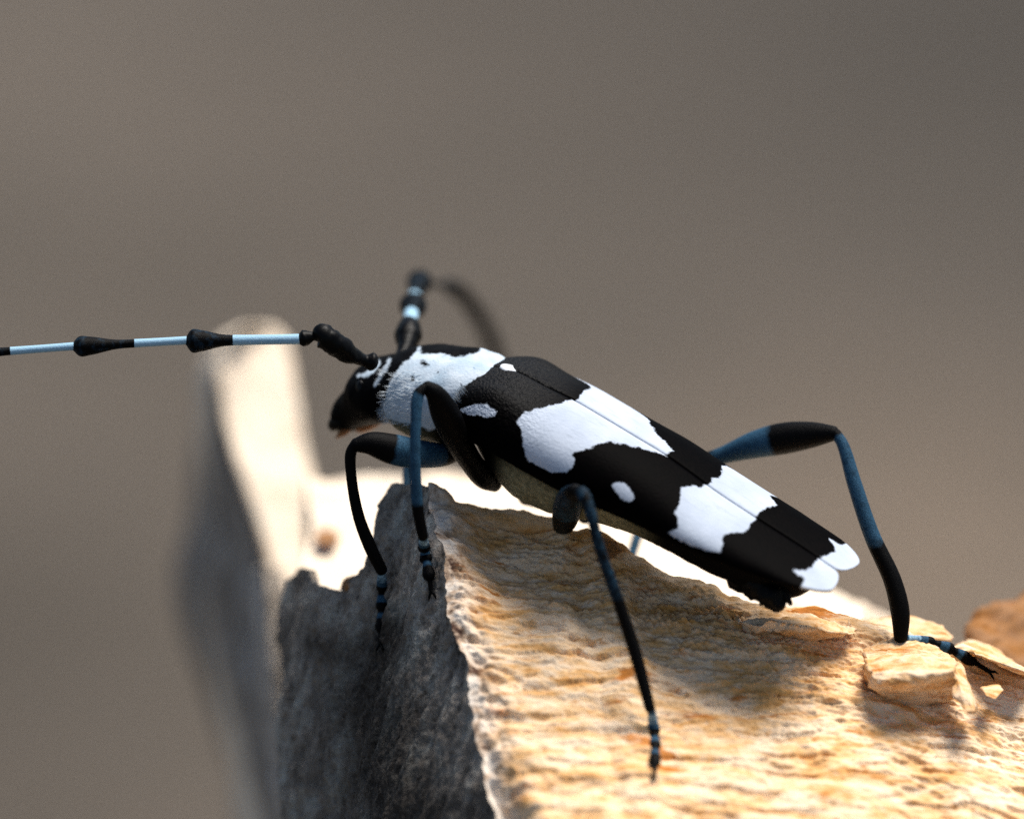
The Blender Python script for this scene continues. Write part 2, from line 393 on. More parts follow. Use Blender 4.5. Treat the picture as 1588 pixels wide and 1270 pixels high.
# crest of the near ridge: px -> py, depth
CREST = [(655, 752, 1.6), (690, 757, 2.2), (705, 778, 2.6), (760, 790, 2.8), (815, 800, 2.6), (848, 806, 2.4), (880, 826, 2.0), (905, 822, 1.8), (930, 826, 1.6), (952, 838, 1.4), (965, 862, 1.2), (985, 874, 1.0),
         (1040, 890, 0.6), (1090, 906, 0.2), (1130, 924, 0.0), (1175, 938, -0.2), (1240, 946, 0.0), (1300, 955, 0.4), (1400, 985, 0.8), (1480, 1000, 1.2), (1540, 1030, 1.6), (1600, 1050, 2.0), (1700, 1085, 2.5), (1850, 1130, 3.5)]
def tan_depth(u_px, v, crest_d, py, cpy):
    """depth falls towards the lens below the crest"""
    return crest_d - (py - cpy) * 0.0305
def make_split_face():
    N, Mv = 540, 340
    cols = np.linspace(0, 1, N); verts = []; rim = []
    uu, vv = [], []
    for c in cols:
        # column: starts at the crest, ends at the bottom; left column is the ridge edge itself
        vs = np.linspace(0, 1, Mv) ** 1.15
        xt = 664 + (1850 - 664) * c                      # at the crest
        cpy, cd_ = interp_poly(CREST, xt)
        py = cpy + (1430 - cpy) * vs
        ex, ed = interp_poly(RIDGE, py).T
        xb = ex + (1850 - ex) * c
        d = cd_ - (py - cpy) * 0.0345
        wl = np.clip((xb - ex) / 90.0, 0, 1); wl = wl * wl * (3 - 2 * wl)
        d = ed * (1 - wl) + d * wl
        for a, b, e, v in zip(xb, py, d, vs):
            verts.append((a, b, e)); rim.append(1 - min(max((a - np.interp(b, [x[0] for x in RIDGE], [x[1] for x in RIDGE]) - 12) / 45.0, 0), 1))
            uu.append(a); vv.append(b)
    q = np.array(verts); px, py, d = q.T
    cam_ = np.stack([(px - 794) / FPX * (DIST + d), DIST + d, (635 - py) / FPX * (DIST + d)], -1)
    nrm_ = nrm([0.05, -0.72, 0.70])
    # grain coordinates: along the crest (u) and down the face (v)
    u = cam_[:, 0] + cam_[:, 2] * 0.08; v = cam_[:, 2] * 0.7 + cam_[:, 1] * 0.7 - cam_[:, 0] * 0.02
    z0 = np.zeros_like(u)
    def nz(fu, fv, z, o=4, g=0.55, w=0.0): return fbm(np.stack([u * fu + w, v * fv + w, z0 + z], -1), o, g)
    warp = nz(0.25, 0.35, 50, 2)
    big = nz(0.09, 0.14, 0, 3)
    slab = nz(0.16, 0.42, 5, 4, 0.5, 0.5 * warp)
    q_ = slab * 3.2; fl = np.floor(q_); terr = (fl + sstep(0.30, 0.62, q_ - fl)) / 3.2
    lump = nz(0.75, 1.3, 9, 4, 0.6, 0.4 * warp)
    fine = nz(1.6, 3.6, 3, 3, 0.6)
    gran = nz(4.2, 4.8, 13, 2, 0.7)
    edge = sstep(0.0, 1.0, (py - np.array([np.interp(x, [c[0] for c in CREST], [c[1] for c in CREST]) for x in px])) / 25.0)
    pit = sstep(0.25, 0.60, nz(0.32, 0.8, 21, 4, 0.5, 0.6 * warp))
    fibr = nz(0.55, 6.0, 61, 3, 0.6); dash = sstep(0.22, 0.5, nz(0.30, 1.5, 71, 3, 0.5, 0.3 * warp))
    upper = 0.45 + 0.55 * (1 - sstep(90, 240, py - np.array([np.interp(x, [c[0] for c in CREST], [c[1] for c in CREST]) for x in px])))
    h = 0.42 * big + (0.06 * terr + 0.12 * lump + 0.08 * fine + 0.06 * gran + 0.06 * fibr) * upper - 0.16 * pit - 0.20 * dash
    # hewn band under the beetle: short ribs running down the face
    band = np.exp(-((px - 1090) / 150) ** 2 - ((py - 955 - 0.25 * (px - 1090)) / 55) ** 2)
    h = h + band * 0.10 * np.sin((u * 0.95 + v * 0.42) * 15.0 + 2.5 * fine + 3 * slab) * (0.7 + 0.8 * lump)
    r_ = np.array(rim); h = h * (0.2 + 0.8 * edge) + r_ * edge * (0.45 * nz(0.6, 0.9, 41, 4) - 0.2 * r_)
    below = py - np.array([np.interp(x, [c[0] for c in CREST], [c[1] for c in CREST]) for x in px])
    gold_shade = np.exp(-((below - 45 + 35 * warp) / 80.0) ** 2) * (1 - sstep(1230, 1420, px)) * (0.75 + 0.5 * slab); gold_shade = np.clip(gold_shade, 0, 1)  # golden wood near the crest, with the beetle's shadow painted into its colour
    # left edge must stay put where it meets the grey skin
    ex = np.interp(py, [x[0] for x in RIDGE], [x[1] for x in RIDGE])
    h = h * sstep(0, 30, px - ex + 6)
    cam_ = cam_ + nrm_ * h[:, None]
    # ragged crest
    cam_[:, 2] += (1 - edge) * 0.26 * fbm(np.stack([px * 0.03, px * 0, z0 + 2], -1), 4, 0.45)
    # back side: from the crest down behind
    front = cam_.reshape(N, Mv, 3)
    B = 40; back = np.zeros((N, B, 3))
    for i in range(N):
        top = front[i, 0]
        for b in range(B):
            t = (b + 1) / B
            back[i, b] = top + np.array([-0.5 * t, 1.2 * t ** 0.6 + 7.0 * t, -26.0 * t ** 1.25])
    nb = fbm(back * 0.5, 4)[..., None] * 0.5
    back += nb * np.linspace(0.1, 1, B)[None, :, None] * np.array([0, 1, 0.3])
    allv = np.concatenate([back[:, ::-1], front, front[:, -1:] + np.array([0, 6.0, -22.0])], 1)
    rimf = np.concatenate([np.zeros((N, B)), r_.reshape(N, Mv), np.zeros((N, 1))], 1)
    gu = allv[..., 0] + allv[..., 2] * 0.08; gv = allv[..., 2] * 0.7 + allv[..., 1] * 0.7 - allv[..., 0] * 0.02
    o = build('split_wood_face', allv.reshape(-1, 3), grid_faces(N, B + Mv + 1), log, M_TAN, {'rim': rimf.ravel(), 'gold_shade': np.concatenate([np.ones((N, B)) * 0.6, gold_shade.reshape(N, Mv), np.zeros((N, 1))], 1).ravel(), 'gu': gu.ravel(), 'gv': gv.ravel()})
    fix_normals(o)
    return front
front = make_split_face()

def make_skin():
    """grey weathered outer skin left of the ridge edge, wrapping round to the back"""
    top = [(432, 962), (436, 930), (446, 900), (462, 879), (480, 884), (494, 898), (510, 908), (530, 916), (538, 897), (550, 893), (562, 880), (575, 850), (583, 815), (592, 775), (600, 752), (612, 748), (624, 752), (640, 748), (655, 755), (664, 754)]
    N, Mv = 260, 300
    s = np.linspace(0, 1, N) ; verts = []
    tx = np.interp(s, [0, 1], [432, 664])
    for k in range(N):
        ty = np.interp(tx[k], [t[0] for t in top], [t[1] for t in top])
        vs = np.linspace(0, 1, Mv)
        py = ty + (1440 - ty) * vs
        ex, ed = interp_poly(RIDGE, py).T
        lx = np.interp(py, [880, 960, 1100, 1270, 1440], [428, 428, 424, 440, 470])
        w = (tx[k] - 432) / (664 - 432.0)
        # straight line at the top, fanning out to the ridge edge below
        a = lx + (ex - lx) * w
        blend = 1 - (1 - sstep(0, 1, vs * 3.0)) * (1 - w ** 4)
        a = tx[k] * (1 - blend) + a * blend
        f = np.clip((ex - a) / np.maximum(ex - lx, 1), 0, 1)
        exs = np.interp(py, _rr[:, 0], _rr[:, 1]); d = ed + (exs - a) * 0.047 + 4.5 * f ** 3
        for x_, y_, d_ in zip(a, py, d): verts.append((x_, y_, d_))
    q = np.array(verts); px, py, d = q.T
    cam_ = np.stack([(px - 794) / FPX * (DIST + d), DIST + d, (635 - py) / FPX * (DIST + d)], -1)
    n_ = nrm([-0.8, -0.6, 0.05])
    along = cam_[:, 2]; across = cam_[:, 0] * 0.6 - cam_[:, 1] * 0.8
    across = across - 0.22 * along
    z0 = np.zeros_like(along)
    h = 0.55 * fbm(np.stack([across * 0.28, along * 0.09, z0], -1), 3) + 0.22 * fbm(np.stack([across * 1.5, along * 0.3, z0 + 4], -1), 4, 0.6) + 0.10 * fbm(np.stack([across * 5, along * 2.4, z0 + 8], -1), 3)
    ex = np.interp(py, [x[0] for x in RIDGE], [x[1] for x in RIDGE])
    cam_ = cam_ + n_ * (h * sstep(0, 14, ex - px))[:, None]
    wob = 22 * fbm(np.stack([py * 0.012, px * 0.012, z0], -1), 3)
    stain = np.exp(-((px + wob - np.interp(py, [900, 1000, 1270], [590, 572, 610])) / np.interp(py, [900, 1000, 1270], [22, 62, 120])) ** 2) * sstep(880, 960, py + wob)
    g = cam_.reshape(N, Mv, 3)
    # thickness: fold the top and left edges back
    B = 24
    fold = np.zeros((N, B, 3))
    for i in range(N):
        t = (np.arange(B) + 1) / B
        fold[i] = g[i, 0] + np.stack([1.0 * t, 1.6 * t ** 0.5 + 2.0 * t, -16 * t ** 1.6], -1)
        fold[i] += 0.18 * fbm(fold[i] * 1.3, 3)[:, None]
    allv = np.concatenate([fold[:, ::-1], g], 1)
    left = np.zeros((14, B + Mv, 3))
    for i in range(14):
        t = (14 - i) / 14
        left[i] = allv[0] + np.array([3.0 * t - 1.2 * math.sin(math.pi * t), 14 * t, -2.0 * t])
    allv = np.concatenate([left, allv], 0)
    allv = np.concatenate([allv, allv[:, -1:] + np.array([1.0, 6.0, -22.0])], 1)
    sf = np.zeros(allv.shape[:2]); sf[14:, B:-1] = stain.reshape(N, Mv)
    o = build('weathered_skin', allv.reshape(-1, 3), grid_faces(N + 14, B + Mv + 1), log, M_SKIN, {'stain': sf.ravel()})
    fix_normals(o)
    return g
skin = make_skin()
def depth_on(grid, px, py):            # depth of the wood surface under a photo pixel
    g = grid.reshape(-1, 3); q = pix(g); i = np.argsort((q[:, 0] - px) ** 2 + (q[:, 1] - py) ** 2)[:6]
    return float(g[i, 1].mean() - DIST)

def loft(name, rings, parent, mat, n=80, noise_amp=0.3, noise_f=0.6, cap=True, rim=None, sub=10):
    """rings: list of polygons (same corner count, camera-frame mm); smooth along, straight across"""
    rings = np.array(rings, float); m, k, _ = rings.shape
    cols = []
    for j in range(k):
        cols.append(catmull(rings[:, j], n))
    cols = np.array(cols)                                # k, n, 3
    dense = []
    for j in range(k):
        a, b = cols[j], cols[(j + 1) % k]
        for t in np.arange(sub) / sub: dense.append(a * (1 - t) + b * t)
    dense = np.array(dense).transpose(1, 0, 2)           # n, k*sub, 3
    cen = dense.mean(1, keepdims=True); dirn = dense - cen
    dirn /= np.maximum(np.linalg.norm(dirn, axis=2, keepdims=True), 1e-6)
    f = np.array([1.0, 1.0, 0.35])
    dense = dense + dirn * (noise_amp * fbm(dense * noise_f * f, 4, 0.6)[..., None])
    K = k * sub
    fc = grid_faces(n, K, True)
    v = dense.reshape(-1, 3)
    if cap:
        fc.append(tuple(range(K))[::-1]); fc.append(tuple((n - 1) * K + j for j in range(K)))
    o = build(name, v, fc, parent, mat, {'rim': np.zeros(len(v))})
    fix_normals(o)
    return o

def make_rear_wall():
    """pale split wood behind the near ridge, sloping up and away to its own broken rim"""
    rim_ = [(380, 738, 34), (470, 737, 34), (600, 736, 34), (690, 752, 33), (760, 776, 32), (880, 796, 31), (1000, 814, 30), (1120, 842, 29), (1220, 890, 27), (1300, 926, 25), (1345, 945, 23), (1400, 985, 21), (1600, 1060, 20), (1800, 1130, 18)]
    N, Mv = 220, 90
    xs = np.linspace(380, 1800, N); v = []
    for x in xs:
        ry, rd = interp_poly(rim_, x)
        for t in np.linspace(0, 1, Mv):
            if t < 0.75:
                u = t / 0.75                             # lower near end -> rim
                py = (ry + 330) + (ry - (ry + 330)) * u; d = 9.0 + (rd - 9.0) * u ** 1.1
                xl = np.interp(py, [735, 800, 945, 1066], [470, 486, 452, 620])
                v.append(P(xl + (x - 380) * (1800 - xl) / 1420, py, d))
            else:
                u = (t - 0.75) / 0.25
                xl = np.interp(ry, [735, 800, 945, 1066], [470, 486, 452, 620]); v.append(P(xl + (x - 380) * (1800 - xl) / 1420, ry, rd) + np.array([0, 1.0 * u ** 0.5 + 4 * u, -34 * u ** 1.2]))
    v = np.array(v)
    v[:, 2] += 0.55 * fbm(v * np.array([0.22, 0.35, 0.35]), 4) + 0.15 * fbm(v * 1.3, 3)
    o = build('rear_wall', v, grid_faces(N, Mv), log, M_PALE, {'rim': np.zeros(len(v))}); fix_normals(o)
    # hole in the pale wood
    t = np.array([P(505, 836, 21.0)])
make_rear_wall()

def make_splinter():
    def ring(lx, rx, y, d, back=9.0, lback=0.0):
        # front-left edge, right edge, back right, back left
        d += 8
        return [P(lx, y, d), P(rx, y, d + 4.0), P(rx - 10, y, d + 10.0), P(lx - lback, y, d + back)]
    r = [ring(386, 424, 508, 42, 5, 10), ring(352, 444, 530, 42, 6, 18), ring(336, 452, 575, 41, 7, 24), ring(345, 462, 640, 40, 9, 36), ring(362, 474, 700, 39, 11, 50),
         ring(386, 490, 770, 38, 13, 66), ring(412, 500, 850, 37, 15, 90), ring(436, 520, 940, 36, 17, 120), ring(450, 540, 1060, 35, 18, 120), ring(470, 560, 1270, 34, 18, 110), ring(490, 580, 1500, 33, 18, 110)]
    return loft('tall_splinter', r, log, M_PALE, 110, 0.35, 0.35)
make_splinter()
def make_outer_shell():
    """grey weathered outside of the tall splinter, turned away to the left"""
    rows = [(380, 366, 512, 42), (350, 330, 545, 42), (334, 306, 590, 41), (342, 296, 660, 40), (360, 288, 730, 39), (384, 282, 800, 38), (410, 262, 880, 37), (428, 266, 960, 36), (430, 300, 1060, 34), (440, 340, 1180, 33), (456, 380, 1300, 32), (480, 420, 1500, 31)]
    r = []
    for (rx, lx, y, d) in rows:
        d += 8; a = P(rx + 3, y, d - 0.8); b = P(rx - 0.45 * (rx - lx), y, d + 6.0); c = P(lx + 12, y, d + 34); e = P(rx, y, d + 12)
        r.append([a, b, c, e])
    return loft('outer_shell', r, log, M_BLEACH, 110, 0.35, 0.4)
make_outer_shell()
def make_plank_edge():
    """pale weathered edge of the rear wood beside the grey skin"""
    r = []
    for (l, rr, y, d) in ((398, 424, 880, 32), (394, 436, 930, 31), (396, 440, 1000, 30), (406, 448, 1100, 29), (422, 462, 1200, 28), (436, 474, 1290, 27), (470, 510, 1500, 26)):
        r.append([P(l, y, d + 2.5), P((l + rr) / 2, y, d), P(rr + 10, y, d + 1.5), P(rr + 6, y, d + 6), P(l + 6, y, d + 6)])
    return loft('plank_edge', r, log, M_MAUVE, 80, 0.25, 0.5)
make_plank_edge()
def make_trunk():
    """round body of the log below the break, down to the ground"""
    base = log_base; n, k = 60, 72; v = []
    top = world_to_cam(np.array([[0, 0, 0]]))
    for i in range(n):
        t = i / (n - 1); z = t * 0.385
        for j in range(k):
            th = 2 * math.pi * j / k
            r = 0.037 * (1 + 0.35 * (1 - t) ** 6) * math.sqrt(max(0.02, 1 - max(0, (z - 0.345) / 0.041) ** 2))
            r *= 1 + 0.07 * float(vnoise(np.array([math.cos(th) * 1.6 + 3, math.sin(th) * 1.6, t * 0.8]))) + 0.02 * float(vnoise(np.array([math.cos(th) * 7, math.sin(th) * 7 + 9, t * 3])))
            v.append((math.cos(th) * r, math.sin(th) * r, z - 0.012))
    me = bpy.data.meshes.new('trunk'); f = grid_faces(n, k, True); f.append(tuple((n - 1) * k + j for j in range(k))); f.append(tuple(range(k))[::-1])
    me.from_pydata(v, [], f); me.polygons.foreach_set('use_smooth', [True] * len(me.polygons))
    o = new_obj('trunk', me, log, M_GREY); fix_normals(o)
make_trunk()

def chunk(name, pts, mat, cuts=4, amp=0.25, freq=0.9, seed=0, sharp=0.0):
    """a broken piece of wood: hull of the given points, subdivided and roughened"""
    org = origin_of(log)
    bm = bmesh.new()
    for p in pts: bm.verts.new(W(np.array(p)) - org)
    bmesh.ops.convex_hull(bm, input=bm.verts)
    for g in [x for x in bm.verts if not x.link_faces]: bm.verts.remove(g)
    bmesh.ops.triangulate(bm, faces=bm.faces)
    for _ in range(cuts): bmesh.ops.subdivide_edges(bm, edges=bm.edges, cuts=1, use_grid_fill=True, smooth=0.0)
    bmesh.ops.recalc_face_normals(bm, faces=bm.faces)
    bm.normal_update()
    co = np.array([x.co[:] for x in bm.verts]) * 1000; no = np.array([x.normal[:] for x in bm.verts])
    h = amp * fbm(co * np.array([freq * 0.5, freq, freq * 1.3]) + seed, 4, 0.6)
    co = co + no * h[:, None]
    for x, c in zip(bm.verts, co): x.co = Vector(c * 0.001)
    me = bpy.data.meshes.new(name); bm.to_mesh(me); bm.free()
    me.polygons.foreach_set('use_smooth', [True] * len(me.polygons))
    at = me.attributes.new('rim', 'FLOAT', 'POINT')
    return new_obj(name, me, log, mat)
# torn block standing proud of the split face
chunk('torn_block', [P(1338, 1008, -0.6), P(1345, 1040, -4.6), P(1362, 1060, -5.2), P(1400, 983, 1.0), P(1440, 1006, 0.0), P(1486, 1022, -1.4), P(1482, 1040, -5.0), P(1432, 1046, -6.0), P(1395, 1058, -5.8),
                     P(1372, 1092, -3.0), P(1420, 1094, -3.0), P(1478, 1086, -2.8), P(1440, 1090, 1.0), P(1340, 1060, 0.5), P(1480, 1080, 1.0)], M_CHIP, 4, 0.26, 1.0, 3)
chunk('torn_ledge', [P(1120, 946, 0.4), P(1180, 944, 0.2), P(1240, 948, 0.2), P(1320, 964, 0.4), P(1140, 962, -1.6), P(1180, 972, -3.0), P(1235, 974, -3.2), P(1290, 980, -3.0), P(1330, 984, -2.0),
                     P(1170, 984, -1.2), P(1230, 990, -1.2), P(1300, 994, -1.2), P(1220, 1000, 1.5)], M_CHIP, 4, 0.30, 1.1, 29)
chunk('torn_splinter', [P(1474, 1030, -3.4), P(1490, 1028, -2.6), P(1488, 1062, -4.6), P(1514, 1106, -6.0), P(1500, 1108, -6.0), P(1476, 1075, -4.6), P(1500, 1060, -2.5), P(1516, 1096, -4.0)], M_CHIP, 3, 0.12, 1.2, 5)
chunk('wood_chip', [P(1330, 962, 4), P(1350, 957, 5), P(1420, 958, 5), P(1462, 970, 4.5), P(1478, 986, 4), P(1470, 994, 2.5), P(1400, 988, 2.2), P(1340, 980, 2.5), P(1400, 990, 8), P(1460, 992, 8)], M_CHIP, 3, 0.2, 0.9, 8)
chunk('wood_chip', [P(1482, 1000, 4), P(1500, 990, 5), P(1530, 1000, 5), P(1570, 1022, 4), P(1600, 1040, 3), P(1610, 1048, -2.0), P(1560, 1032, -2.0), P(1515, 1016, -1.0), P(1495, 1008, 1), P(1520, 1026, 3.0), P(1600, 1056, 3.5), P(1560, 1040, 7)], M_CHIP, 3, 0.2, 1.0, 11)
chunk('wood_chip', [P(1262, 948, 6), P(1290, 936, 8), P(1330, 944, 8), P(1345, 956, 7), P(1330, 964, 4), P(1280, 962, 3), P(1300, 962, 10)], M_PALE, 3, 0.2, 0.8, 19)
chunk('wood_chip', [P(1520, 1066, -2.5), P(1548, 1060, -2), P(1556, 1070, -3), P(1544, 1084, -4.0), P(1528, 1078, -4.0), P(1540, 1082, -1)], M_CHIP, 3, 0.1, 1.2, 14)
chunk('crest_flake', [P(932, 836, 1.0), P(945, 834, 1.0), P(958, 840, 0.9), P(962, 856, 0.4), P(948, 868, -0.4), P(934, 866, -0.4), P(930, 850, 0.0), P(946, 860, 2.0)], M_BROWN, 3, 0.12, 1.5, 17)
chunk('wood_knot', [P(482, 834, 25.0), P(494, 824, 26.4), P(512, 822, 26.6), P(530, 832, 25.6), P(522, 842, 24.2), P(500, 844, 24.0), P(506, 834, 27.5)], M_BROWN, 3, 0.15, 0.8, 31)
chunk('bark_flake', [P(526, 914, 5.6), P(532, 898, 6.0), P(548, 890, 5.6), P(556, 896, 4.8), P(546, 908, 4.6), P(536, 918, 5.0), P(542, 904, 7.5)], M_BROWN, 3, 0.12, 1.4, 33)
chunk('brown_chunk', [P(1504, 962, 12), P(1530, 942, 13), P(1560, 934, 13), P(1588, 912, 14), P(1640, 880, 16), P(1700, 900, 18), P(1700, 1080, 14), P(1600, 1062, 9), P(1540, 1020, 9), P(1512, 1004, 9), P(1506, 980, 10), P(1600, 980, 24), P(1580, 1120, 13), P(1680, 1140, 16)], M_BROWN, 4, 0.55, 0.5, 23)

# ------------------------------------------------------------------ the beetle
F = nrm([-0.864, 0.34, 0.37]); R = np.array([0.473, 0.80, 0.369]); R = nrm(R - F * (R @ F)); U = np.cross(R, F); U = nrm(U if U[2] > 0 else -U)
O = P(803, 575, 0.0)                    # tip of the scutellum
def sag(px, py):                        # pixel -> point of the beetle's plane of symmetry
    r = P(px, py, 0.0); return r * ((O @ R) / (r @ R))
beetle_base = W(P(880, 815, 1.5))
beetle = bpy.data.objects.new('longhorn_beetle', None); scene.collection.objects.link(beetle)
beetle.location = beetle_base; beetle.empty_display_size = 0.01
beetle['label'] = 'black and white banded longhorn beetle with striped antennae standing on the split log'
beetle['category'] = 'beetle'

SUT = [(752, 556), (775, 563), (803, 575), (844, 597), (894, 622), (940, 649), (980, 673), (1028, 702), (1068, 730), (1109, 760), (1171, 801), (1240, 845), (1290, 878), (1312, 892)]
MARG = [(700, 640), (713, 669), (735, 687), (758, 699), (781, 712), (834, 745), (880, 768), (926, 789), (951, 797), (1003, 822), (1041, 841), (1091, 861), (1140, 881), (1190, 900), (1248, 914), (1300, 925)]
sut = catmull([sag(*p) for p in SUT], 240)
SL = np.r_[0, np.cumsum(np.linalg.norm(np.diff(sut, axis=0), axis=1))]
LEN = SL[-1]
mxy = np.array(MARG, float)
WID = [(0.0, 3.3), (0.04, 3.75), (0.10, 4.15), (0.22, 4.35), (0.48, 4.3), (0.65, 4.15), (0.8, 3.8), (0.9, 3.35), (1.0, 2.9)]
def Dat(s): return np.array([np.interp(s * LEN, SL, sut[:, k]) for k in range(3)])
def wat(s): return np.interp(s, [a[0] for a in WID], [a[1] for a in WID])
def h_solve(s):
    D = Dat(s); w = wat(s); lo, hi = 0.3, 9.0
    for _ in range(40):
        h = (lo + hi) / 2; x, y = pix(D - w * R - h * U)
        if y < np.interp(x, mxy[:, 0], mxy[:, 1]): lo = h
        else: hi = h
    return h
_ss = np.linspace(0, 1, 41); _hh = np.array([h_solve(s) for s in _ss])
_hh = np.where(_ss < 0.05, _hh[2], _hh)
for _ in range(6): _hh = np.r_[_hh[0], (_hh[:-2] + 2 * _hh[1:-1] + _hh[2:]) / 4, _hh[-1]]
def hat(s): return np.interp(s, _ss, _hh)
NEXP = 2.5
POLY_L = [
 [(897, 616), (881.5, 622), (831, 634.5), (808.5, 642), (801, 653), (808.5, 668.5), (811, 691), (818.5, 714), (841, 726), (856, 732.7), (878, 733.5), (890, 719), (891, 709), (885, 706), (897, 699), (919, 694), (922, 689), (943, 685), (970, 689), (992, 694), (1015, 701), (1036, 707), (1034, 690)],
 [(1105, 750), (1086, 754.6), (1072.5, 752), (1055, 757), (1056, 768), (1053.6, 782), (1047, 792), (1050.6, 803), (1052, 817), (1045, 821), (1035.5, 825.7), (1045, 833), (1068, 844), (1097, 854), (1116, 856.6), (1120, 847), (1121.6, 833), (1128.5, 827), (1151, 825.7), (1158.7, 822), (1163, 812), (1173, 805), (1190, 795)],
 [(1294, 855), (1278.7, 862), (1268, 866), (1260.5, 878), (1248.5, 883), (1230, 884), (1236, 890), (1248.5, 898), (1241, 911.5), (1238, 935), (1360, 935), (1330, 850)],
 [(714, 635), (723.7, 630.6), (735.8, 628.4), (747, 625), (755.4, 626.8), (769.8, 638), (769, 646.5), (748, 645.7), (720.7, 642)],
 [(949, 752), (955.7, 747), (967.7, 748.4), (972, 753), (983.6, 765), (984.4, 772.5), (978, 776.8), (967.7, 776.3), (958.7, 768)]]
POLY_R = [
 [(890, 626), (897, 618), (902, 609), (915, 602), (940, 585), (1020, 640), (1006, 655), (1019, 673), (1033, 686), (1046, 700), (1028, 706)],
 [(1080, 757), (1096.7, 752), (1104, 748.6), (1103.5, 742), (1119, 739), (1120, 731), (1118, 722), (1130, 700), (1240, 770), (1223.6, 787), (1201, 784), (1183, 790), (1173, 800), (1169, 810), (1120, 790)],
 [(1312, 830), (1311, 839), (1309.7, 852.5), (1293.8, 855.6), (1274, 864), (1262, 880), (1290, 930), (1380, 900), (1360, 820)]]
MMPX = DIST / FPX
def make_elytron(side):
    """one wing cover; side -1 = the beetle's left (towards the lens)"""
    ns, nt = 210, 70
    s_ = np.r_[np.linspace(0, 0.86, 150), 0.86 + 0.14 * np.sin(np.linspace(0, math.pi / 2, 61)[1:])]
    tip0, tip1 = 0.875, 0.968
    v = []; T_ = []
    for s in s_:
        D = Dat(s); w = wat(s); h = hat(s)
        xo, xi = w, 0.0
        c = 0.55 * w
        if s > tip0: e = math.sqrt(max(0, 1 - ((s - tip0) / (1 - tip0)) ** 2)); xo = c + (w - c) * e
        if s > tip1: e = math.sqrt(max(0, 1 - ((s - tip1) / (1 - tip1)) ** 2)); xi = c - c * e
        xo = max(xo, xi + 0.02)
        fi = math.asin(min(1, (xi / w) ** (NEXP / 2))); fo = math.asin(min(1, (xo / w) ** (NEXP / 2)))
        sh = 0.0
        for t in np.linspace(0, 1, nt):
            ph = fi + (fo - fi) * t
            x = w * math.sin(ph) ** (2 / NEXP) if ph > 0 else 0.0
            z = -h * (1 - max(0, math.cos(ph)) ** (2 / NEXP))
            drop = (1.5 * max(0.0, 1 - s / 0.13) ** 2.2) * (0.35 + 0.65 * t)        # rounded front rim
            fw = 0.5 * math.exp(-((x - 0.72 * w) / 1.2) ** 2) * (1 - sstep(0, 0.16, s))   # shoulder pushed forward
            lift = 0.22 * math.exp(-((x - 0.66 * w) / 0.8) ** 2) * math.exp(-((s - 0.10) / 0.05) ** 2)
            gap = 0.012 + 0.05 * sstep(0.93, 1.0, s)
            v.append(D + side * (max(x, 0) + gap) * R + (z - drop + lift - 0.05 * math.exp(-(x / 0.10) ** 2)) * U + fw * F); T_.append((s, t))
    v = np.array(v); T_ = np.array(T_)
    return v, T_, len(s_), nt
def white_field(v, polys):
    p = pix(v); r = np.full(len(v), -50.0)
    for q in polys: r = np.maximum(r, poly_sd(p, q))
    return r * MMPX
vl, TT, ns, nt = make_elytron(-1); vr, _, _, _ = make_elytron(1)
wl_ = white_field(vl, POLY_L)
wr_ = white_field(vr, POLY_R); k_ = sstep(0.30, 0.5, TT[:, 1]); wr_ = wr_ * (1 - k_) + wl_ * k_
gran = (1 - sstep(0.08, 0.28, TT[:, 0])) * (1 - 0.4 * TT[:, 1])
for vv_, ww_ in ((vl, wl_), (vr, wr_)):
    edge = sstep(0.0, 0.012, 1 - TT[:, 1])
    o = build('wing_cover', vv_, grid_faces(ns, nt), beetle, M_ELY, {'white': ww_, 'granule': gran, 'sheen': gran * (1 - sstep(0.25, 0.6, TT[:, 1])), 'es': TT[:, 0] * 14.0, 'et': TT[:, 1] * 22.0})
    fix_normals(o)
    sm = o.modifiers.new('thickness', 'SOLIDIFY'); sm.thickness = 0.00018; sm.offset = -1

# scutellum
sc_ = []
for p, dz in (((775, 569), 0.15), ((790, 566), 0.3), ((806, 577), 0.12), ((780, 577), 0.1), ((790, 573), 0.35)):
    sc_.append(sag(*p) + 0.0 * U)
cS = sag(789, 572)
def scut():
    pts = []
    for a in np.linspace(0, 2 * math.pi, 24, endpoint=False):
        x = math.cos(a); y = math.sin(a)
        w = 0.42 * y * (1 - 0.55 * max(0, -x)) ; pts.append(cS + F * x * 0.55 + R * (w + 0.08))
    top = cS + U * 0.05
    v = [p - U * 0.45 for p in pts] + [p + U * 0.0 for p in pts] + [top + (p - cS) * 0.55 for p in pts] + [top + U * 0.04]
    f = grid_faces(3, 24, True) + [(48 + j, 48 + (j + 1) % 24, 72) for j in range(24)]
    o = build('scutellum', np.array(v), f, beetle, M_WHITE); fix_normals(o)
scut()

